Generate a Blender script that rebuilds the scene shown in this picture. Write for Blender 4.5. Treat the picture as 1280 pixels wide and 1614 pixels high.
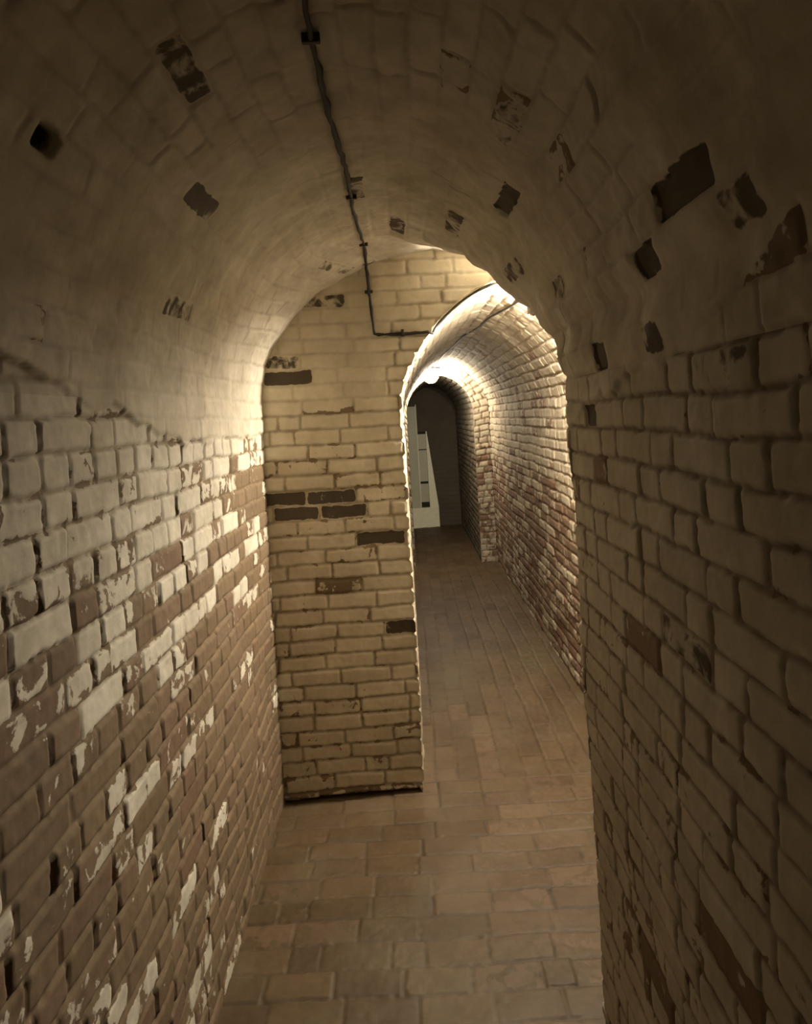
import bpy, math, random
import numpy as np
from mathutils import Matrix, Vector

for o in list(bpy.data.objects):
    bpy.data.objects.remove(o)
SC = bpy.context.scene
COL = SC.collection
PI = math.pi

# ------------------------------------------------------------------ camera
EYE = 1.68
cam_d = bpy.data.cameras.new('camera')
cam = bpy.data.objects.new('camera', cam_d)
COL.objects.link(cam)
cam_d.sensor_fit = 'HORIZONTAL'
cam_d.sensor_width = 36.0
cam_d.lens = 36.0 * 1100 / 1280
cam_d.shift_y = -148 / 1280
cam_d.clip_start = 0.02
cam.matrix_world = (Matrix.Translation((0, 0, EYE)) @ Matrix.Rotation(PI / 2, 4, 'X')
                    @ Matrix.Rotation(math.radians(-3.44), 4, 'Z'))
SC.camera = cam

# ------------------------------------------------------------------ world, exposure, lamps
W = bpy.data.worlds.new('world')
SC.world = W
W.use_nodes = True
W.node_tree.nodes['Background'].inputs[0].default_value = (0.9, 0.75, 0.55, 1)
W.node_tree.nodes['Background'].inputs[1].default_value = 0.0
SC.view_settings.view_transform = 'Standard'
SC.view_settings.look = 'None'
SC.view_settings.gamma = 1
SC.view_settings.use_curve_mapping = False
SC.view_settings.exposure = 0.0
LAMP_WARM = (1.0, 0.89, 0.71)
LAMP_A = (0.672, 3.19, EYE + 0.45)      # round the corner, on the right wall
LAMP_A_POWER = 345.0
LAMP_B = (0.30, 7.70, EYE + 0.455)     # under the crown at the far arch
LAMP_B_POWER = 90.0
LAMP_C = (-0.09, -1.0, EYE + 0.50)     # next lamp of the corridor, behind the camera
LAMP_C_POWER = 0.0
SC.cycles.max_bounces = 10
SC.cycles.diffuse_bounces = 8

rng = np.random.default_rng(7)

# ------------------------------------------------------------------ materials
def nd(nt, kind, **kw):
    n = nt.nodes.new(kind)
    for k, v in kw.items():
        if k in n.inputs:
            n.inputs[k].default_value = v
        else:
            setattr(n, k, v)
    return n

def mathn(nt, op, a, b=None, clamp=False):
    n = nt.nodes.new('ShaderNodeMath')
    n.operation = op
    n.use_clamp = clamp
    for i, x in enumerate((a, b)):
        if x is None:
            continue
        if isinstance(x, (int, float)):
            n.inputs[i].default_value = x
        else:
            nt.links.new(x, n.inputs[i])
    return n.outputs[0]

def mixc(nt, f, a, b):
    n = nt.nodes.new('ShaderNodeMix')
    n.data_type = 'RGBA'
    for s, x in ((n.inputs[0], f), (n.inputs[6], a), (n.inputs[7], b)):
        if isinstance(x, (int, float)):
            s.default_value = x
        elif isinstance(x, tuple):
            s.default_value = (*x, 1) if len(x) == 3 else x
        else:
            nt.links.new(x, s)
    return n.outputs[2]

def ramp(nt, f, stops):
    n = nt.nodes.new('ShaderNodeValToRGB')
    nt.links.new(f, n.inputs[0])
    el = n.color_ramp.elements
    el[0].position, el[0].color = stops[0][0], (*stops[0][1], 1)
    el[1].position, el[1].color = stops[-1][0], (*stops[-1][1], 1)
    for p, c in stops[1:-1]:
        e = el.new(p)
        e.color = (*c, 1)
    return n.outputs[0]

def noise(nt, co, scale, detail=5, rough=0.6, dist=0.0):
    n = nd(nt, 'ShaderNodeTexNoise', Scale=scale, Detail=detail, Roughness=rough, Distortion=dist)
    nt.links.new(co, n.inputs['Vector'])
    return n.outputs['Fac']

def brick_material(name, paint, paint2, bricks, joint_c, joint_strength=0.8, grime=0.35,
                   bump=0.25, rough=0.85, blotch=0.22, flake=1.9):
    m = bpy.data.materials.new(name)
    m.use_nodes = True
    nt = m.node_tree
    bs = nt.nodes['Principled BSDF']
    tc = nt.nodes.new('ShaderNodeTexCoord').outputs['Object']
    def attr(a):
        n = nt.nodes.new('ShaderNodeAttribute')
        n.attribute_name = a
        return n.outputs['Fac']
    jt, rn, ba, dk = attr('joint'), attr('rnd'), attr('bare'), attr('dark')
    # flaking whitewash: paint stays where the noise beats the wear of that brick
    n1 = noise(nt, tc, 17, 6, 0.58, 0.5)
    n2 = noise(nt, tc, 90, 4, 0.6)
    f = mathn(nt, 'ADD', mathn(nt, 'MULTIPLY', mathn(nt, 'SUBTRACT', n1, 0.50), flake), 0.5)
    f = mathn(nt, 'ADD', f, mathn(nt, 'MULTIPLY', mathn(nt, 'SUBTRACT', n2, 0.5), 0.22))
    thr = mathn(nt, 'ADD', ba, mathn(nt, 'MULTIPLY', jt, 0.22))
    msk = mathn(nt, 'MULTIPLY', mathn(nt, 'SUBTRACT', f, thr), 14.0)
    msk = mathn(nt, 'ADD', msk, 0.5, clamp=True)            # 1 = painted
    big = noise(nt, tc, 3.1, 5, 0.6)
    mid = noise(nt, tc, 11, 5, 0.65)
    pc = mixc(nt, mathn(nt, 'MULTIPLY', mathn(nt, 'SUBTRACT', mid, 0.35), 2.6, clamp=True), paint, paint2)
    pc = mixc(nt, attr('plaster'), pc, mixc(nt, mathn(nt, 'MULTIPLY', mathn(nt, 'SUBTRACT', mid, 0.35), 2.6, clamp=True), PLASTER, PLASTER2))
    pr = mathn(nt, 'MULTIPLY', rn, blotch)
    pc = mixc(nt, pr, pc, (paint2[0] * .55, paint2[1] * .52, paint2[2] * .45))
    bc = ramp(nt, rn, [(i / (len(bricks) - 1), c) for i, c in enumerate(bricks)])
    bc = mixc(nt, mathn(nt, 'MULTIPLY', n2, 0.4), bc, (0.09, 0.06, 0.035))
    c = mixc(nt, msk, bc, pc)
    jn = mathn(nt, 'MULTIPLY', mathn(nt, 'ADD', mid, 0.25), joint_strength, clamp=True)
    c = mixc(nt, mathn(nt, 'MULTIPLY', jt, jn), c, joint_c)
    dm = mathn(nt, 'ADD', dk, mathn(nt, 'MULTIPLY', mathn(nt, 'SUBTRACT', n1, 0.5), 1.6))
    dm = mathn(nt, 'MULTIPLY', mathn(nt, 'SUBTRACT', dm, 0.42), 5.0, clamp=True)
    c = mixc(nt, mathn(nt, 'MULTIPLY', dm, 0.93), c, (0.045, 0.030, 0.018))
    g = mathn(nt, 'MULTIPLY', mathn(nt, 'SUBTRACT', big, 0.45), 3.0, clamp=True)
    c = mixc(nt, mathn(nt, 'MULTIPLY', g, grime), c, (0.11, 0.085, 0.05))
    nt.links.new(c, bs.inputs['Base Color'])
    bs.inputs['Roughness'].default_value = rough
    bs.inputs['Specular IOR Level'].default_value = 0.25
    h = mathn(nt, 'ADD', mathn(nt, 'MULTIPLY', msk, 0.5), mathn(nt, 'MULTIPLY', n2, 0.6))
    h = mathn(nt, 'ADD', h, mathn(nt, 'MULTIPLY', n1, 0.8))
    b = nd(nt, 'ShaderNodeBump', Strength=bump, Distance=0.004)
    nt.links.new(h, b.inputs['Height'])
    nt.links.new(b.outputs[0], bs.inputs['Normal'])
    return m

def plain(name, c, rough=0.6, metal=0.0, ns=30, var=0.25):
    m = bpy.data.materials.new(name)
    m.use_nodes = True
    nt = m.node_tree
    bs = nt.nodes['Principled BSDF']
    tc = nt.nodes.new('ShaderNodeTexCoord').outputs['Object']
    f = noise(nt, tc, ns, 5, 0.6)
    cc = mixc(nt, f, c, tuple(x * (1 - var) for x in c))
    nt.links.new(cc, bs.inputs['Base Color'])
    bs.inputs['Roughness'].default_value = rough
    bs.inputs['Metallic'].default_value = metal
    b = nd(nt, 'ShaderNodeBump', Strength=0.2, Distance=0.002)
    nt.links.new(f, b.inputs['Height'])
    nt.links.new(b.outputs[0], bs.inputs['Normal'])
    return m

def emitter(name, c, power, radius):
    m = bpy.data.materials.new(name)
    m.use_nodes = True
    nt = m.node_tree
    nt.nodes.clear()
    e = nd(nt, 'ShaderNodeEmission')
    e.inputs[0].default_value = (*c, 1)
    e.inputs[1].default_value = power / (4 * PI * radius * radius * PI)
    out = nt.nodes.new('ShaderNodeOutputMaterial')
    nt.links.new(e.outputs[0], out.inputs[0])
    return m

PLASTER, PLASTER2 = (0.50, 0.455, 0.375), (0.36, 0.32, 0.25)
WHITE, WHITE2 = (0.60, 0.56, 0.475), (0.42, 0.38, 0.305)
TANS = [(0.165, 0.115, 0.070), (0.21, 0.145, 0.09), (0.17, 0.115, 0.065), (0.23, 0.16, 0.10), (0.185, 0.112, 0.072)]
M_LEFT = brick_material('flaking_whitewash_on_tan_brick', WHITE, WHITE2, [tuple(v * .78 for v in t) for t in TANS], (0.17, 0.125, 0.075), 0.8, 0.4)
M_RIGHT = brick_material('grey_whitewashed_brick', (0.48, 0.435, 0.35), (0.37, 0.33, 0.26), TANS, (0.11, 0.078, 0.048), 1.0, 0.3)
M_PIER = brick_material('cream_whitewashed_brick', (0.78, 0.705, 0.55), (0.62, 0.545, 0.40), [(0.26, 0.185, 0.115), (0.31, 0.225, 0.14), (0.22, 0.155, 0.095)], (0.22, 0.165, 0.095), 0.8, 0.3)
M_VAULT = brick_material('thickly_whitewashed_vault', PLASTER, PLASTER2, TANS, (0.15, 0.11, 0.065), 0.5, 0.35)
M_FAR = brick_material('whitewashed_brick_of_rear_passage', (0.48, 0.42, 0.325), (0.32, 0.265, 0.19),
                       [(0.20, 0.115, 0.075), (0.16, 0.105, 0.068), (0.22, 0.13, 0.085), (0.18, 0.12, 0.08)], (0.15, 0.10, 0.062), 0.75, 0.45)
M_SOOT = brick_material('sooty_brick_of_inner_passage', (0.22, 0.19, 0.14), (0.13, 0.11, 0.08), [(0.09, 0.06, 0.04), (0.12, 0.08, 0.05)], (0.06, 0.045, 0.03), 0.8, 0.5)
M_FLOOR = brick_material('worn_paving_brick', (0.092, 0.059, 0.028), (0.068, 0.041, 0.018),
                         [(0.075, 0.045, 0.024), (0.105, 0.064, 0.034), (0.062, 0.038, 0.020), (0.085, 0.051, 0.027)],
                         (0.035, 0.024, 0.014), 1.0, 0.7, bump=0.15, rough=0.6, blotch=0.6)
M_CABLE = plain('black_rubber', (0.02, 0.016, 0.012), 0.7)
M_IRON = plain('rusty_iron', (0.07, 0.05, 0.035), 0.6, 0.6)
M_DOORW = plain('white_door_paint', (0.85, 0.80, 0.60), 0.5)
M_DOORG = plain('grey_green_door_paint', (0.46, 0.44, 0.31), 0.5, ns=6)
M_DARK = plain('dark_gap', (0.02, 0.018, 0.014), 0.9)
M_RENDER = plain('sooty_grey_render', (0.10, 0.078, 0.052), 0.9, ns=5, var=0.5)

# ------------------------------------------------------------------ numpy noise and brick bonds
def _hash(ix, iy, seed):
    h = (ix.astype(np.int64) * 374761393 + iy.astype(np.int64) * 668265263 + seed * 974711) & 0xffffffff
    h = ((h ^ (h >> 13)) * 1274126177) & 0xffffffff
    h = ((h ^ (h >> 16)) * 2246822519) & 0xffffffff
    return ((h ^ (h >> 15)) & 0xffffff) / float(0xffffff)

def vn(x, y, seed=0):
    ix, iy = np.floor(x), np.floor(y)
    fx, fy = x - ix, y - iy
    fx, fy = fx * fx * (3 - 2 * fx), fy * fy * (3 - 2 * fy)
    a, b = _hash(ix, iy, seed), _hash(ix + 1, iy, seed)
    c, d = _hash(ix, iy + 1, seed), _hash(ix + 1, iy + 1, seed)
    return (a * (1 - fx) + b * fx) * (1 - fy) + (c * (1 - fx) + d * fx) * fy

def fbm(x, y, seed=0, oct=4):
    s, amp, t = 0, 1, 0
    for k in range(oct):
        s = s + amp * vn(x * 2 ** k, y * 2 ** k, seed + k * 17)
        t += amp
        amp *= 0.5
    return s / t

def sstep(a, b, x):
    t = np.clip((x - a) / (b - a), 0, 1)
    return t * t * (3 - 2 * t)

EDGE = [None]
def bond(a, b, seed, ch=0.067, kind='mixed', gap=0.010, depth=0.008, inset=0.003, tilt=0.02,
         dark=(), soft=0.004, L=0.215):
    """a runs along the courses, b across them.  Returns height, joint, rnd, bare-offset, dark."""
    r = np.random.default_rng(seed)
    sh = a.shape
    wa = a + (fbm(a * 14, b * 14, seed + 5, 3) - .5) * 0.006
    wb = b + (fbm(a * 3, b * 3, seed + 9, 3) - .5) * 0.020 + (vn(a * 18, b * 18, seed + 3) - .5) * 0.005
    b0 = wb.min() - ch
    row = np.floor((wb - b0) / ch).astype(int)
    nrow = row.max() + 2
    fr = (wb - b0) - row * ch
    a0, a1 = wa.min() - 0.3, wa.max() + 0.3
    lo, hi = np.zeros(sh), np.zeros(sh)
    bid = np.zeros(sh, dtype=np.int64)
    base = 0
    table = []
    for k in range(nrow):
        e = [a0 - r.uniform(0, L)]
        h = (L - 0.0) / 2
        j = r.integers(0, 2)
        kk = kind(b0 + (k + .5) * ch) if callable(kind) else kind
        if kk == 'mixed':
            kk = ['header', 'stretcher', 'header', 'flemish', 'stretcher'][k % 5] if r.random() < .8 else 'flemish'
        while e[-1] < a1:
            if kk == 'header':
                w = h
            elif kk == 'stretcher':
                w = L if r.random() < .93 else h
            else:
                w = L if j % 2 else h
                j += 1
            e.append(e[-1] + w * r.uniform(.93, 1.07))
        e = np.array(e)
        mk = row == k
        if mk.any():
            ix = np.clip(np.searchsorted(e, wa[mk]) - 1, 0, len(e) - 2)
            lo[mk], hi[mk] = e[ix], e[ix + 1]
            bid[mk] = base + ix
        table.append((base, e))
        base += len(e)
    R1, R2, R3, R4, R5 = (r.random(base) for _ in range(5))
    DK = np.zeros(base)
    for (da, db, v) in dark:
        k = int((db - b0) / ch)
        if 0 <= k < len(table):
            bs_, e = table[k]
            ix = int(np.clip(np.searchsorted(e, da) - 1, 0, len(e) - 2))
            DK[bs_ + ix] = v
    wob = (vn(a * 60, b * 60, seed + 31) - .5) * 0.005
    dx = np.minimum(wa - lo, hi - wa) - gap / 2 + wob
    dy = np.minimum(fr, ch - fr) - gap / 2 * (0.7 + 0.6 * R4[bid]) + wob
    rad = 0.008
    qx, qy = rad - dx, rad - dy
    sd = rad - np.hypot(np.maximum(qx, 0), np.maximum(qy, 0)) + np.minimum(0, -np.maximum(qx, qy)) * -1 * (np.maximum(qx, qy) < 0)
    face = sstep(-soft, soft, sd)
    ht = -depth * (1 - face)
    ht += face * ((R1[bid] - .5) * 2 * inset + (wa - (lo + hi) / 2) * (R2[bid] - .5) * tilt * 2
                  + (fr - ch / 2) * (R3[bid] - .5) * tilt * 4)
    ht += (fbm(a * 45, b * 45, seed + 77, 3) - .5) * 0.0035
    ht -= face * (DK[bid] > .6) * 0.010
    EDGE[0] = 1 - sstep(0, .024, sd)
    return ht, 1 - face, R5[bid], R4[bid], DK[bid] * face

# ------------------------------------------------------------------ mesh building
def grid_mesh(P):
    nv, nu = P.shape[:2]
    i = np.arange(nv * nu).reshape(nv, nu)
    q = np.stack([i[:-1, :-1], i[:-1, 1:], i[1:, 1:], i[1:, :-1]], -1).reshape(-1, 4)
    return P.reshape(-1, 3), q

def link_arrays(name, parts, mat, kind='structure', label=None, parent=None):
    """parts: list of (P grid, dict of attribute grids); one mesh object."""
    V, Q, A, off = [], [], {k: [] for k in ('joint', 'rnd', 'bare', 'dark', 'plaster')}, 0
    for P, at in parts:
        v, q = grid_mesh(P)
        V.append(v)
        Q.append(q + off)
        off += len(v)
        for k in A:
            A[k].append(at[k].reshape(-1) if k in at else np.zeros(len(v)))
    V, Q = np.concatenate(V).astype(np.float32), np.concatenate(Q).astype(np.int32)
    me = bpy.data.meshes.new(name)
    me.vertices.add(len(V))
    me.vertices.foreach_set('co', V.reshape(-1))
    me.loops.add(Q.size)
    me.loops.foreach_set('vertex_index', Q.reshape(-1))
    me.polygons.add(len(Q))
    me.polygons.foreach_set('loop_start', np.arange(0, Q.size, 4, dtype=np.int32))
    me.polygons.foreach_set('loop_total', np.full(len(Q), 4, dtype=np.int32))
    me.update(calc_edges=True)
    me.polygons.foreach_set('use_smooth', np.ones(len(Q), dtype=bool))
    for k in A:
        at = me.attributes.new(k, 'FLOAT', 'POINT')
        at.data.foreach_set('value', np.concatenate(A[k]).astype(np.float32))
    me.materials.append(mat)
    me.validate()
    o = bpy.data.objects.new(name, me)
    COL.objects.link(o)
    if kind:
        o['kind'] = kind
    if label:
        o['label'] = label
    if parent:
        o.parent = parent
    return o

def normals(P, flip=1):
    du = np.gradient(P, axis=1)
    dv = np.gradient(P, axis=0)
    n = np.cross(du, dv) * flip
    return n / np.maximum(np.linalg.norm(n, axis=2, keepdims=True), 1e-9)

def arclen(x, y):
    return np.concatenate([[0], np.cumsum(np.hypot(np.diff(x), np.diff(y)))])

def arch(x0, x1, hs, rise, n=2.0, zfloor=0.0, step=0.006, xl=None):
    """section of a passage, floor-left -> crown -> floor-right; returns x, z and index of both springings"""
    t = np.linspace(0, PI, 4000)
    c, s = np.cos(t), np.sin(t)
    x = (x0 + x1) / 2 - (x1 - x0) / 2 * np.sign(c) * np.abs(c) ** (2 / n)
    z = hs + rise * np.abs(s) ** (2 / n)
    L = arclen(x, z)
    m = int(L[-1] / step)
    m += m % 2
    q = np.linspace(0, L[-1], m + 1)
    ax, az = np.interp(q, L, x), np.interp(q, L, z)
    k = int((hs - zfloor) / step)
    wz = np.linspace(zfloor, hs, k + 1)[:-1]
    X = np.concatenate([np.full(k, x0), ax, np.full(k, x1)])
    Z = np.concatenate([wz, az, wz[::-1]])
    return X, Z, k, k + m

XL, XR, XF, XP = -0.64, 0.455, 0.94, -0.015      # near left, near right, rear right, pier edge
YC, YP, YR, YE = 1.95, 3.13, 7.90, 10.75         # near right corner, pier face, rear arch, end of passage
ZS = EYE + 0.08
def ypier(x):
    return YP + 0.05 * x

# ---- patches of bare dark brick, in surface coordinates (a along, b across) filled per surface
DARK_PIER = [(-.574, 1.911, 1), (-.574, 1.356, 1), (-.303, 1.36, .8), (-.478, 1.295, .9), (-.364, 1.295, .8),
             (-.222, 1.295, .8), (-.216, 1.156, 1), (-.14, .762, .8), (-.509, 1.949, .5), (-.254, 2.19, .55), (-.34, 2.19, .5)]
DARK_NVAULT = [(1.05, 3.450, .9), (1.22, 3.54, .85), (1.543, 3.67, .9), (1.218, 3.675, .6),
               (.84, 3.489, .62), (1.874, 3.192, .8), (2.377, 3.011, .6), (2.541, 2.846, .6), (1.751, 2.291, .7),
               (2.246, 2.736, .6), (1.797, 3.423, .6), (2.932, 2.412, .5), (3.12, 2.511, .5), (1.955, 2.049, .5), (1.263, 2.439, .6),
               (2.05, 3.28, .5), (1.4, 3.1, .4), (1.23, 4.20, .5), (0.98, 3.736, .4), (1.69, 3.758, .9)]
DARK_LEFT = []
DARK_RIGHT = []

# ================================================================== NEAR CORRIDOR
ya = np.concatenate([np.arange(-1.6, 0.4, 0.03), np.arange(0.4, 1.925, 0.0055), np.arange(1.925, 2.0, 0.0016),
                     np.arange(2.0, YP - 0.03, 0.0055), np.array([YP - 0.02, YP - 0.01, YP, YP + 0.01, YP + 0.06])])
XA, ZA, kA, kB = arch(XL, XR, ZS, 0.66, step=0.0055, zfloor=-0.02)
nS = len(XA)
m2 = (kA + kB) // 2
tt = np.linspace(0, PI, kB - kA + 1)
# same number of stations on the wide section at the pier
tB, LB = np.linspace(0, PI, 4000), None
xB = (XL + XF) / 2 - (XF - XL) / 2 * np.cos(tB)
zB = ZS + 0.66 * np.sin(tB)
LB = arclen(xB, zB)
qB = np.linspace(0, LB[-1], kB - kA + 1)
XBf, ZBf = XA.copy(), ZA.copy()
XBf[kA:kB + 1], ZBf[kA:kB + 1] = np.interp(qB, LB, xB), np.interp(qB, LB, zB)
XBf[kB:] = XF
q = np.clip((ZA - ZS) / 0.66, 0, 1)
right = np.arange(nS) >= m2
Ye = np.where(right, YC + 0.85 * q ** 1.25, 2.2 + 0.6 * q)
Ln = np.where(right, np.minimum(YP - Ye, 0.035 + 1.8 * q), YP - Ye)
w = sstep(0, 1, (ya[None, :] - Ye[:, None]) / Ln[:, None])
# rounder start on the wall corner
X = XA[:, None] * (1 - w) + XBf[:, None] * w
Z = ZA[:, None] * (1 - w) + ZBf[:, None] * w
Y = np.broadcast_to(ya[None, :], X.shape).copy()
P0 = np.stack([X, Y, Z], -1)
S = arclen(XA, ZA)[:, None] * np.ones_like(Y)
Nn = normals(P0, -1)
mid_x = (X[m2] + 0.0)
# orient inwards
cen = np.stack([np.full_like(X, -0.05), Y, np.full_like(X, 1.3)], -1)
sg = np.sign(np.sum((cen - P0) * Nn, axis=2).mean())
Nn = Nn * sg

def near_kind(b):
    if b < 1.72:
        return 'mixed'
    return 'flemish' if b > 3.42 else 'stretcher'
h, j, rn, r4, dk = bond(Y, S, 11, kind=near_kind, dark=DARK_NVAULT, gap=.009, depth=.007, inset=.003, soft=.0035)
hh = Z - EYE
isl = np.broadcast_to(np.arange(nS)[:, None] < m2, Y.shape)
rnd_raw, edge = rn, EDGE[0]
ledge = np.where(isl, np.interp(Y, [0, 1.0, 1.5, 2.0, 2.4, 3.2], [.16, .15, .06, -.03, -.05, -.035]),
                 np.interp(Y, [0, 0.8, 1.2, 1.6, 1.93, 1.96], [.3, .2, .07, .03, -.05, -.3]))
ledge = ledge + (fbm(Y * 9, S * 9, 4, 4) - .5) * .07
pl = sstep(-.004, .008, hh - ledge)
low = sstep(-0.15, -1.1, hh)
far = sstep(1.5, 3.0, Y)
pat = fbm(Y * 1.7, S * 1.7, 71, 3) - .5
bl = -0.02 + 0.50 * low + 0.27 * far * sstep(.02, -.2, hh) + 0.12 * far * low
bl = bl + (r4 - .5) * (0.8 * sstep(-0.05, -0.5, hh) + .45 + .4 * far) + .50 * edge * (.4 + low) + pat * .9
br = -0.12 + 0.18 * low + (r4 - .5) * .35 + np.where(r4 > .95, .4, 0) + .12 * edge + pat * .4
bw = np.where(isl, bl, br)
show = sstep(.50, .68, fbm(Y * 1.6, S * 1.6, 23, 3))
bv = -0.12 + np.where(r4 > .95, .45, 0) * show + (r4 - .5) * .15
bare = bw * (1 - pl) + bv * pl
ledges = (vn(S * 14.9, Y * .7, 3) - .5) * .012 * np.where(isl, .4, 1.8)
lump = (fbm(Y * 5, S * 7, 8, 4) - .5) * .034
up = sstep(0, .2, hh)
hv = h * (.22 + .35 * show) + ledges * up + .005 + lump * (.35 + .65 * up)
hwall = h * np.where(isl, 1, .75) + (fbm(Y * 2, S * 2, 61, 3) - .5) * .02 * sstep(3.1, 2.9, Y)
H = hwall * (1 - pl) + hv * pl - (dk > .75) * .008 * pl
# the hole broken into the left haunch
H = H - .07 * np.exp(-(((Y - 1.08) / .026) ** 4 + ((S - 2.185) / .017) ** 4))
joint = j * (1 - pl * (.85 - .45 * show))
RND = rnd_raw * (1 - .4 * pl)
DKA = np.clip(dk + np.exp(-(((Y - 1.08) / .03) ** 4 + ((S - 2.185) / .02) ** 4)), 0, 1)
PN = P0 + Nn * H[..., None]
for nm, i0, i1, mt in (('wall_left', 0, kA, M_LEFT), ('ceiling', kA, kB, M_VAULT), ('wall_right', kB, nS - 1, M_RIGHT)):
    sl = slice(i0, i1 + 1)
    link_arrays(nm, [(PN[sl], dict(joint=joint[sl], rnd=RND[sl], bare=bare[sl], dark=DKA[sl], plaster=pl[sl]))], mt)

# ================================================================== REAR PASSAGE
XFp, ZFp, fA, fB = arch(XP, XF, ZS, 0.52, n=1.55, step=0.007, zfloor=-0.02)
yf = np.concatenate([[0, .002, .006], np.arange(.012, 1.6, .0075), np.arange(1.6, YR - YP + .02, .012)])
nF = len(XFp)
Xf = np.broadcast_to(XFp[:, None], (nF, len(yf)))
Zf = np.broadcast_to(ZFp[:, None], (nF, len(yf)))
y0 = ypier(Xf)
Yf = y0 + yf[None, :] * (YR - y0) / (YR - YP)
Pf = np.stack([Xf, Yf, Zf], -1)
Sf = arclen(XFp, ZFp)[:, None] * np.ones_like(Yf)
Nf = normals(Pf)
cen = np.stack([np.full_like(Xf, .46), Yf, np.full_like(Xf, 1.3)], -1)
Nf = Nf * np.sign(np.sum((cen - Pf) * Nf, axis=2).mean())
Nf[..., 1] = 0
hf, jf, rf, r4f, df = bond(Yf, Sf, 21, kind='flemish', gap=.011, depth=.010, inset=.005, soft=.006)
hhf = Zf - EYE
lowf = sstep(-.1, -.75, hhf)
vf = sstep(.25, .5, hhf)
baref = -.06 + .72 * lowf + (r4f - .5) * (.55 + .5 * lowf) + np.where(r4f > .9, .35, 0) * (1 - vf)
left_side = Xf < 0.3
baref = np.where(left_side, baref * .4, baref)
hf = hf * (1 - .5 * vf) + vf * (fbm(Yf * 5, Sf * 7, 28, 3) - .5) * .02 + (fbm(Yf * 3, Sf * 3, 128, 3) - .5) * .012
jf = jf * (1 - .55 * vf)
PF = Pf + Nf * hf[..., None]
def rear(name, i0, i1):
    sl = slice(i0, i1 + 1)
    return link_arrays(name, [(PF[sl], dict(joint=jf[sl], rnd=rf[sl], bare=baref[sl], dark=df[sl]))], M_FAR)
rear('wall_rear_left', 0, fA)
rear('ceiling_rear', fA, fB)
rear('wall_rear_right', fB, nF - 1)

# ================================================================== PIER FACE (with the arched opening cut out)
ex, ez = PF[:, 0, 0], PF[:, 0, 2]            # real edge of the opening, brick by brick
im = int(np.argmax(ez))
zc = ez[im]
def front_piece(zr, xa, xb, nx, fade_l=False, fade_r=False):
    t = np.linspace(0, 1, nx)
    xx = xa[:, None] * (1 - t) + xb[:, None] * t
    zz = np.broadcast_to(zr[:, None], xx.shape).copy()
    f = np.ones_like(xx)
    if fade_r:
        f = f * sstep(0, .014, np.abs(xb[:, None] - xx))
    if fade_l:
        f = f * sstep(0, .014, np.abs(xx - xa[:, None]))
    return xx, zz, f
zl = np.concatenate([np.arange(-.02, zc - .02, .0055), np.linspace(zc - .02, zc - .0003, 16)])
lz, lx = ez[:im + 1], ex[:im + 1]
o_ = np.argsort(lz, kind='stable')
xo = np.interp(zl, lz[o_], lx[o_])
rz, rx = ez[im:][::-1], ex[im:][::-1]
o2 = np.argsort(rz, kind='stable')
xr = np.interp(zl, rz[o2], rx[o2])
p1 = front_piece(zl, np.full_like(zl, -.68), xo, 130, fade_r=True)
p2 = front_piece(zl, xr, np.full_like(zl, 1.02), 24, fade_l=True)
zu = np.arange(zc - .0003, 2.52, .0055)
p3 = front_piece(zu, np.full_like(zu, -.68), np.full_like(zu, 1.02), 300)
allx = np.concatenate([p[0].ravel() for p in (p1, p2, p3)])
allz = np.concatenate([p[1].ravel() for p in (p1, p2, p3)])
hP, jP, rP, r4P, dP = bond(allx, allz, 31, kind='stretcher', dark=DARK_PIER, gap=.011, depth=.008, inset=.004, soft=.005)
parts, k = [], 0
for xx, zz, f in (p1, p2, p3):
    n = xx.size
    h, j, rn, r4, dk = (v[k:k + n].reshape(xx.shape) for v in (hP, jP, rP, r4P, dP))
    k += n
    hh = zz - EYE
    pf = fbm(xx * 6, zz * 6, 40, 4) - .5
    pl = sstep(.03, .13, hh + pf * .25) * sstep(.0, -.12, xx + pf * .15) * .95
    pl = np.maximum(pl, .55 * sstep(.45, .6, hh + pf * .4))
    bare = -.1 + .22 * sstep(-.8, -1.5, hh) + (fbm(xx * 4, zz * 4, 49, 3) - .5) * .5 + (r4 - .5) * .45 + .15 * EDGE[0][k - n:k].reshape(xx.shape) + np.where(r4 > .955, .3, 0)  # brick tone rises towards the pier bottom, making it darker
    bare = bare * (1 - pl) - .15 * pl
    h = h * (1 - .7 * pl) + (fbm(xx * 4, zz * 4, 33, 3) - .5) * .012
    h = h - .035 * sstep(.03, .008, zz + .008 * vn(xx * 20, zz, 3)) - .004
    yy = ypier(xx) - h * f
    if zz is p3[1]:
        pass
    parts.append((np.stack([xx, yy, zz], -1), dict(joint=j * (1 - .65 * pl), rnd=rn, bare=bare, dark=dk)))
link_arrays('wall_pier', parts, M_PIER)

# ================================================================== REAR ARCH RING AND INNER PASSAGE
XI0, XI1 = 0.010, 0.760
XIp, ZIp, iA, iB = arch(XI0, XI1, EYE + .05, 0.41, n=1.8, step=0.010, zfloor=-0.02)
nI = len(XIp)
SO, SI = arclen(XFp, ZFp), arclen(XIp, ZIp)
XO = np.interp(np.linspace(0, 1, nI), SO / SO[-1], XFp)
ZO = np.interp(np.linspace(0, 1, nI), SO / SO[-1], ZFp)
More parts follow.
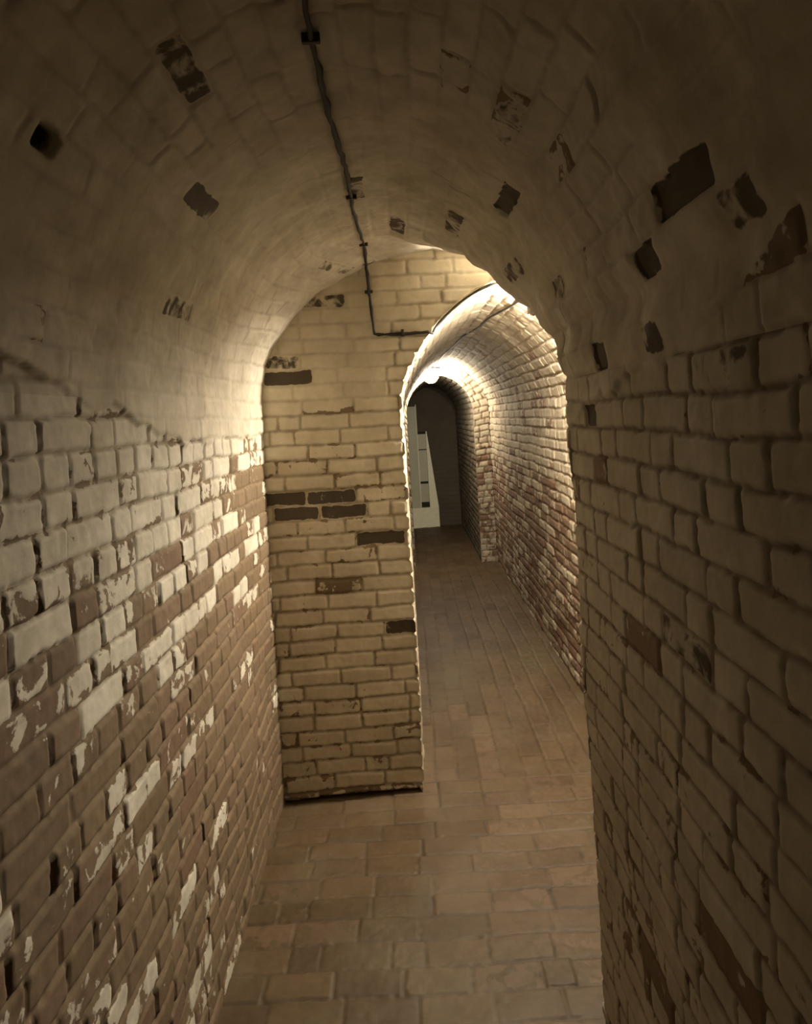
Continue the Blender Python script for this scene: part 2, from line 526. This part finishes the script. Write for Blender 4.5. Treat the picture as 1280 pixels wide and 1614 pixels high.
# springings must correspond: map wall to wall, vault to vault
def remap(kA1, kB1, n1, kA2, kB2, n2):
    i = np.arange(n2)
    return np.interp(i, [0, kA2, kB2, n2 - 1], [0, kA1, kB1, n1 - 1])
ri = remap(fA, fB, nF, iA, iB, nI)
XO, ZO = np.interp(ri, np.arange(nF), XFp), np.interp(ri, np.arange(nF), ZFp)
rr = np.linspace(0, 1, 22)
xx = XO[:, None] * (1 - rr) + XIp[:, None] * rr
zz = ZO[:, None] * (1 - rr) + ZIp[:, None] * rr
dd = np.hypot(XO - XIp, ZO - ZIp)[:, None] * rr
h, j, rn, r4, dk = bond(dd + 5, SI[:, None] * np.ones_like(dd), 41, kind='header', gap=.010, depth=.012, soft=.006)
P = np.stack([xx, YR - h * np.minimum(1, (1 - rr) * 8), zz], -1)
low = sstep(-.05, -.5, zz - EYE)
ring = (P, dict(joint=j, rnd=rn, bare=-.05 + .5 * low + (r4 - .5) * .5, dark=dk))
link_arrays('wall_rear_arch', [ring], M_FAR)
yi = np.arange(0, YE - YR + .02, .016)
xi = np.broadcast_to(XIp[:, None], (nI, len(yi)))
zi = np.broadcast_to(ZIp[:, None], (nI, len(yi)))
Yi = YR + np.broadcast_to(yi[None, :], xi.shape)
Pi_ = np.stack([xi, Yi, zi], -1)
Ni = normals(Pi_)
cen = np.stack([np.full_like(xi, .4), Yi, np.full_like(xi, 1.2)], -1)
Ni = Ni * np.sign(np.sum((cen - Pi_) * Ni, axis=2).mean())
si = SI[:, None] * np.ones_like(Yi)
h, j, rn, r4, dk = bond(Yi, si, 43, kind='flemish', gap=.012, depth=.012, soft=.006)
low = sstep(-.05, -.5, zi - EYE)
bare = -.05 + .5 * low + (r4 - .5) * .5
PI_ = Pi_ + Ni * (h * np.minimum(1, (Yi - YR) * 30))[..., None]
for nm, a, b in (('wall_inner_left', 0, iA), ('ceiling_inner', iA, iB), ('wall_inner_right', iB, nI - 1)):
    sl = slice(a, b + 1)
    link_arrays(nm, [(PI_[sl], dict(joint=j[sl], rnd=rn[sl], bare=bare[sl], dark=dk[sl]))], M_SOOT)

def sheet(name, x0, x1, z0, z1, y, mat, seed, flip=1, step=.03):
    xs, zs = np.arange(x0, x1 + step, step), np.arange(z0, z1 + step, step)
    xx, zz = np.meshgrid(xs, zs)
    h, j, rn, r4, dk = bond(xx, zz, seed, kind='stretcher')
    return link_arrays(name, [(np.stack([xx, y - flip * h, zz], -1), dict(joint=j, rnd=rn, bare=(r4 - .5) * .4, dark=dk))], mat)
sheet('wall_end', -.1, .95, -.02, 2.3, YE, M_RENDER, 51, step=.01)
sheet('wall_back', -.8, .6, -.02, 2.6, -1.58, M_VAULT, 52, flip=-1)

# ================================================================== FLOOR
def floor_piece(xs, ys, along, seed, L=.21):
    xx, yy = np.meshgrid(xs, ys)
    a, b = (xx, yy) if along == 'x' else (yy, xx)
    h, j, rn, r4, dk = bond(a, b, seed, ch=.107, kind='stretcher', gap=.007, depth=.0045, inset=.0018, tilt=.012, soft=.003, L=L)
    h = h * sstep(0, .012, np.abs(yy - 3.2145))
    z = h + (fbm(xx * 2.5, yy * 2.5, 64, 3) - .5) * .014
    wear = sstep(.42, .6, fbm(xx * 2.2, yy * 2.2, seed + 8, 3))
    return (np.stack([xx, yy, z], -1), dict(joint=j * (.45 + .55 * wear), rnd=rn, bare=.25 + (r4 - .5) * .9, dark=dk))
ysn = np.concatenate([np.arange(-1.6, 1.2, .04), np.arange(1.2, 3.210, .0055), [3.2145]])
f1 = floor_piece(np.arange(-.72, 1.02, .0065), ysn, 'x', 61)
f2 = floor_piece(np.arange(-.06, 1.02, .008), np.arange(3.2145, YE + .05, .010), 'y', 62)
link_arrays('floor', [f1, f2], M_FLOOR)

# ================================================================== small things: helpers
def tube_grid(pts, rad, nseg=8, jitter=0.0, seed=1):
    pts = [Vector(p) for p in pts]
    r = random.Random(seed)
    V, F = [], []
    up = Vector((0.3, 0.2, 1)).normalized()
    for i, p in enumerate(pts):
        t = (pts[min(i + 1, len(pts) - 1)] - pts[max(i - 1, 0)])
        t = t.normalized() if t.length else Vector((0, 1, 0))
        s = t.cross(up)
        if s.length < .05:
            s = t.cross(Vector((1, 0, 0)))
        s.normalize()
        u = s.cross(t)
        rr_ = rad * (1 + r.uniform(-jitter, jitter))
        for k in range(nseg):
            a = 2 * PI * k / nseg
            V.append(p + (s * math.cos(a) + u * math.sin(a)) * rr_)
    n = len(pts)
    for i in range(n - 1):
        for k in range(nseg):
            k2 = (k + 1) % nseg
            F.append((i * nseg + k, i * nseg + k2, (i + 1) * nseg + k2, (i + 1) * nseg + k))
    F.append(tuple(range(nseg))[::-1])
    F.append(tuple((n - 1) * nseg + k for k in range(nseg)))
    return V, F

def lathe(prof, axis_origin, direction, nseg=24):
    """prof: (radius, distance along direction)"""
    d = Vector(direction).normalized()
    s = d.cross(Vector((0, 1, 0)))
    if s.length < .1:
        s = d.cross(Vector((1, 0, 0)))
    s.normalize()
    u = d.cross(s)
    o = Vector(axis_origin)
    V, F = [], []
    for (r_, t) in prof:
        for k in range(nseg):
            a = 2 * PI * k / nseg
            V.append(o + d * t + (s * math.cos(a) + u * math.sin(a)) * max(r_, 1e-4))
    for i in range(len(prof) - 1):
        for k in range(nseg):
            k2 = (k + 1) % nseg
            F.append((i * nseg + k, i * nseg + k2, (i + 1) * nseg + k2, (i + 1) * nseg + k))
    F.append(tuple(range(nseg))[::-1])
    F.append(tuple((len(prof) - 1) * nseg + k for k in range(nseg)))
    return V, F

def box(x0, x1, y0, y1, z0, z1):
    V = [Vector(p) for p in ((x0, y0, z0), (x1, y0, z0), (x1, y1, z0), (x0, y1, z0),
                             (x0, y0, z1), (x1, y0, z1), (x1, y1, z1), (x0, y1, z1))]
    return V, [(3, 2, 1, 0), (4, 5, 6, 7), (0, 1, 5, 4), (1, 2, 6, 5), (2, 3, 7, 6), (3, 0, 4, 7)]

def obj(name, geos, mat, parent=None, bevel=0, smooth=True, label=None):
    V, F = [], []
    for v, f in geos:
        o = len(V)
        V += v
        F += [tuple(i + o for i in q) for q in f]
    org = parent.location if parent is not None and parent.parent is None else Vector((0, 0, 0))
    if parent is not None and parent.type == 'MESH' and parent.parent is not None:
        org = Vector((0, 0, 0)) + parent.parent.location
    me = bpy.data.meshes.new(name)
    me.from_pydata([tuple(v - org) for v in V], [], F)
    me.validate()
    me.polygons.foreach_set('use_smooth', [smooth] * len(me.polygons))
    me.materials.append(mat)
    o = bpy.data.objects.new(name, me)
    COL.objects.link(o)
    if parent is not None:
        o.parent = parent
    if bevel:
        b = o.modifiers.new('bevel', 'BEVEL')
        b.width = bevel
        b.segments = 2
    if label:
        o['label'] = label
    return o

def thing(name, label, cat, loc, group=None, kind=None):
    o = bpy.data.objects.new(name, None)
    COL.objects.link(o)
    o.location = loc
    o.empty_display_size = .05
    if label:
        o['label'] = label
    if cat:
        o['category'] = cat
    if group:
        o['group'] = group
    if kind:
        o['kind'] = kind
    return o

# ---- bulkhead lamps: a cast base, a glowing globe, a wire guard
def bulkhead(loc, direction, power, label, R=.032, back=.075):
    d = Vector(direction).normalized()
    GD = .010
    c = Vector(loc)
    base_pt = c - d * back
    t = thing('bulkhead_lamp', label, 'lamp', tuple(base_pt))
    obj('lamp_base', [lathe([(R * 1.3, 0), (R * 1.35, .004), (R * 1.35, .012), (R * 1.1, .016), (R * .8, .018), (R * .8, max(.02, back - R * .6))], base_pt, d)], M_IRON, t)
    gm = emitter('glowing_globe', LAMP_WARM, power, R)
    import bmesh
    bm = bmesh.new()
    bmesh.ops.create_icosphere(bm, subdivisions=2, radius=R, matrix=Matrix.Translation(c - base_pt))
    me = bpy.data.meshes.new('globe')
    bm.to_mesh(me)
    bm.free()
    me.materials.append(gm)
    g = bpy.data.objects.new('globe', me)
    COL.objects.link(g)
    g.parent = t
    s = d.orthogonal().normalized()
    u = d.cross(s)
    wires = []
    for k in range(4):
        a = PI * k / 4
        e = s * math.cos(a) + u * math.sin(a)
        pts = []
        for q_ in range(13):
            th = -PI * .55 + PI * 1.1 * q_ / 12
            pts.append(c + (d * math.cos(th) + e * math.sin(th)) * (R + GD))
        wires.append(tube_grid(pts, .0013, 5))
    pts = [c + (s * math.cos(2 * PI * k / 24) + u * math.sin(2 * PI * k / 24)) * (R + GD) for k in range(25)]
    wires.append(tube_grid(pts, .0013, 5))
    obj('wire_guard', wires, M_IRON, t)
    return t

# lamp B hangs from the crown, lamp A stands out from the right wall
def far_crown(x):
    return float(np.interp(x, XFp[fA:fB + 1], ZFp[fA:fB + 1]))
bulkhead(LAMP_B, (0, 0, -1), LAMP_B_POWER, 'glowing caged bulkhead lamp under the crown of the far arch', R=.082, back=far_crown(LAMP_B[0]) - LAMP_B[2] + .004)
lampA = bulkhead(LAMP_A, (0, 0, -1), LAMP_A_POWER, 'caged lamp on the vault just past the brick pier, round the right corner', R=.022, back=.050)
hV, hF = [], []  # unseen baffle, added to cut lamp A's light towards the near vault
A0, A1, NA = math.radians(150), math.radians(305), 36
for k in range(NA + 1):
    a = A0 + (A1 - A0) * k / NA
    for r_ in (.085, .088):
        cut = -.012 - .013 * min(1, max(0, (math.degrees(a) - 196) / 16))
        for dz in (cut, .045):
            hV.append(Vector(LAMP_A) + Vector((r_ * math.cos(a), r_ * math.sin(a), dz)))
for k in range(NA):
    i, n = k * 4, k * 4 + 4
    hF += [(i, i + 1, n + 1, n), (i + 2, n + 2, n + 3, i + 3), (i, n, n + 2, i + 2), (i + 1, i + 3, n + 3, n + 1)]
hF += [(0, 2, 3, 1), (NA * 4, NA * 4 + 1, NA * 4 + 3, NA * 4 + 2)]
obj('light_baffle', [(hV, hF)], M_IRON, lampA, smooth=False, label='added unseen curved hood')
if LAMP_C_POWER > 0:
    bulkhead(LAMP_C, (0, 0, -1), LAMP_C_POWER, 'dim caged lamp under the near vault behind the camera', back=ZS + .66 - LAMP_C[2] + .004)

# ---- cable: along the crown, down the pier face, round into the rear passage and up its haunch
def surf_near(x, y):
    i = int(np.argmin(np.abs(ya - y)))
    xs_, zs_ = X[kA:kB + 1, i], Z[kA:kB + 1, i]
    return float(np.interp(x, xs_, zs_))
rc = random.Random(5)
path = []
for y in np.arange(.0, 3.09, .04):
    x = -.135 + .004 * math.sin(y * 7) + rc.uniform(-.0025, .0025)
    path.append((x, float(y), surf_near(x, y) - .010 + rc.uniform(-.003, .003)))
z_top = path[-1][2]
for t_ in np.linspace(0, 1, 12):
    x = -.137 + .018 * t_ + rc.uniform(-.002, .002)
    path.append((x, ypier(x) - .008, z_top - .01 - (z_top - .01 - (EYE + .385)) * float(t_)))
for t_ in np.linspace(.08, 1, 9):
    x = -.119 + (.120 + .119) * t_
    path.append((x, ypier(x) - .008 + .002 * rc.random(), EYE + .380 + rc.uniform(-.002, .002) - .004 * math.sin(t_ * 3)))
path.append((.142, ypier(.14) - .004, EYE + .372))
for x in np.linspace(.155, .60, 18):
    path.append((float(x), YP + .035 + .05 * (x - .15), far_crown(x) - .010))
cb = obj('electrical_cable', [tube_grid(path, .0066, 8, .35)], M_CABLE)
cb['label'] = 'thin black cable along the vault crown bending down the pier face'
cb['category'] = 'cable'
def clip(p, along, parent, s=.011):
    x, y, z = p
    if along == 'y':
        g = box(x - s * 1.6, x + s * 1.6, y - .006, y + .006, z - .007, z + .012)
    elif along == 'z':
        g = box(x - s * 1.6, x + s * 1.6, y - .007, y + .012, z - .006, z + .006)
    else:
        g = box(x - .007, x + .007, y - .008, y + .010, z - s * 1.3, z + s * 1.3)
    return obj('cable_clip', [g], M_IRON, parent, bevel=.002, smooth=False)
for i in (33, 57, 72):
    clip(path[i], 'y', cb)
clip(path[82], 'z', cb)
clip((.008, ypier(0) - .008, EYE + .382), 'x', cb, s=.012)
p2_ = []
for t_ in np.linspace(0, 1, 40):
    y = 3.30 + (7.56 - 3.30) * t_
    x = .60 + (.345 - .60) * t_ + .006 * math.sin(t_ * 23)
    p2_.append((x, y, far_crown(x) - .006 + .001 * math.sin(t_ * 31)))
c2 = obj('electrical_cable', [tube_grid(p2_, .006, 8, .2)], M_CABLE)
c2['label'] = 'dark cable along the rear vault running to the far glowing lamp'
c2['category'] = 'cable'

# ---- door at the end of the inner passage
D = thing('door_1', None, None, (.2, YE - .12, 0), kind='structure')
yd = YE - .04
obj('door_leaf', [box(.0, .146, yd - .03, yd, .30, EYE + .17)], M_DOORG, D, bevel=.004, smooth=False)
obj('door_edge', [box(.146, .160, yd - .05, yd, .30, EYE + .20)], M_DOORW, D, bevel=.003, smooth=False)
obj('threshold', [box(.0, .42, yd - .09, yd + .01, -.02, .30)], M_DOORW, D, bevel=.006, smooth=False)
obj('side_panel', [box(.160, .285, yd - .012, yd, .17 + .13, EYE - .22)], M_DOORG, D, smooth=False)
sl = []
for z0_, z1_ in ((EYE - .26, EYE - .22), (EYE - 1.02, EYE - .985), (EYE - .505, EYE - .49), (EYE - 1.38, EYE - 1.30)):
    sl.append(box(.162, .283, yd - .016, yd - .008, z0_, z1_))
obj('panel_slot', sl, M_DARK, D, smooth=False)
V = [Vector(p) for p in ((.287, yd - .07, .30), (.420, yd - .07, .30), (.300, yd - .07, EYE - .22), (.287, yd - .07, EYE - .22),
                         (.287, yd, .30), (.420, yd, .30), (.300, yd, EYE - .22), (.287, yd, EYE - .22))]
F = [(0, 1, 2, 3), (7, 6, 5, 4), (0, 4, 5, 1), (1, 5, 6, 2), (2, 6, 7, 3), (3, 7, 4, 0)]
obj('door_jamb', [(V, F)], M_DOORW, D, smooth=False)
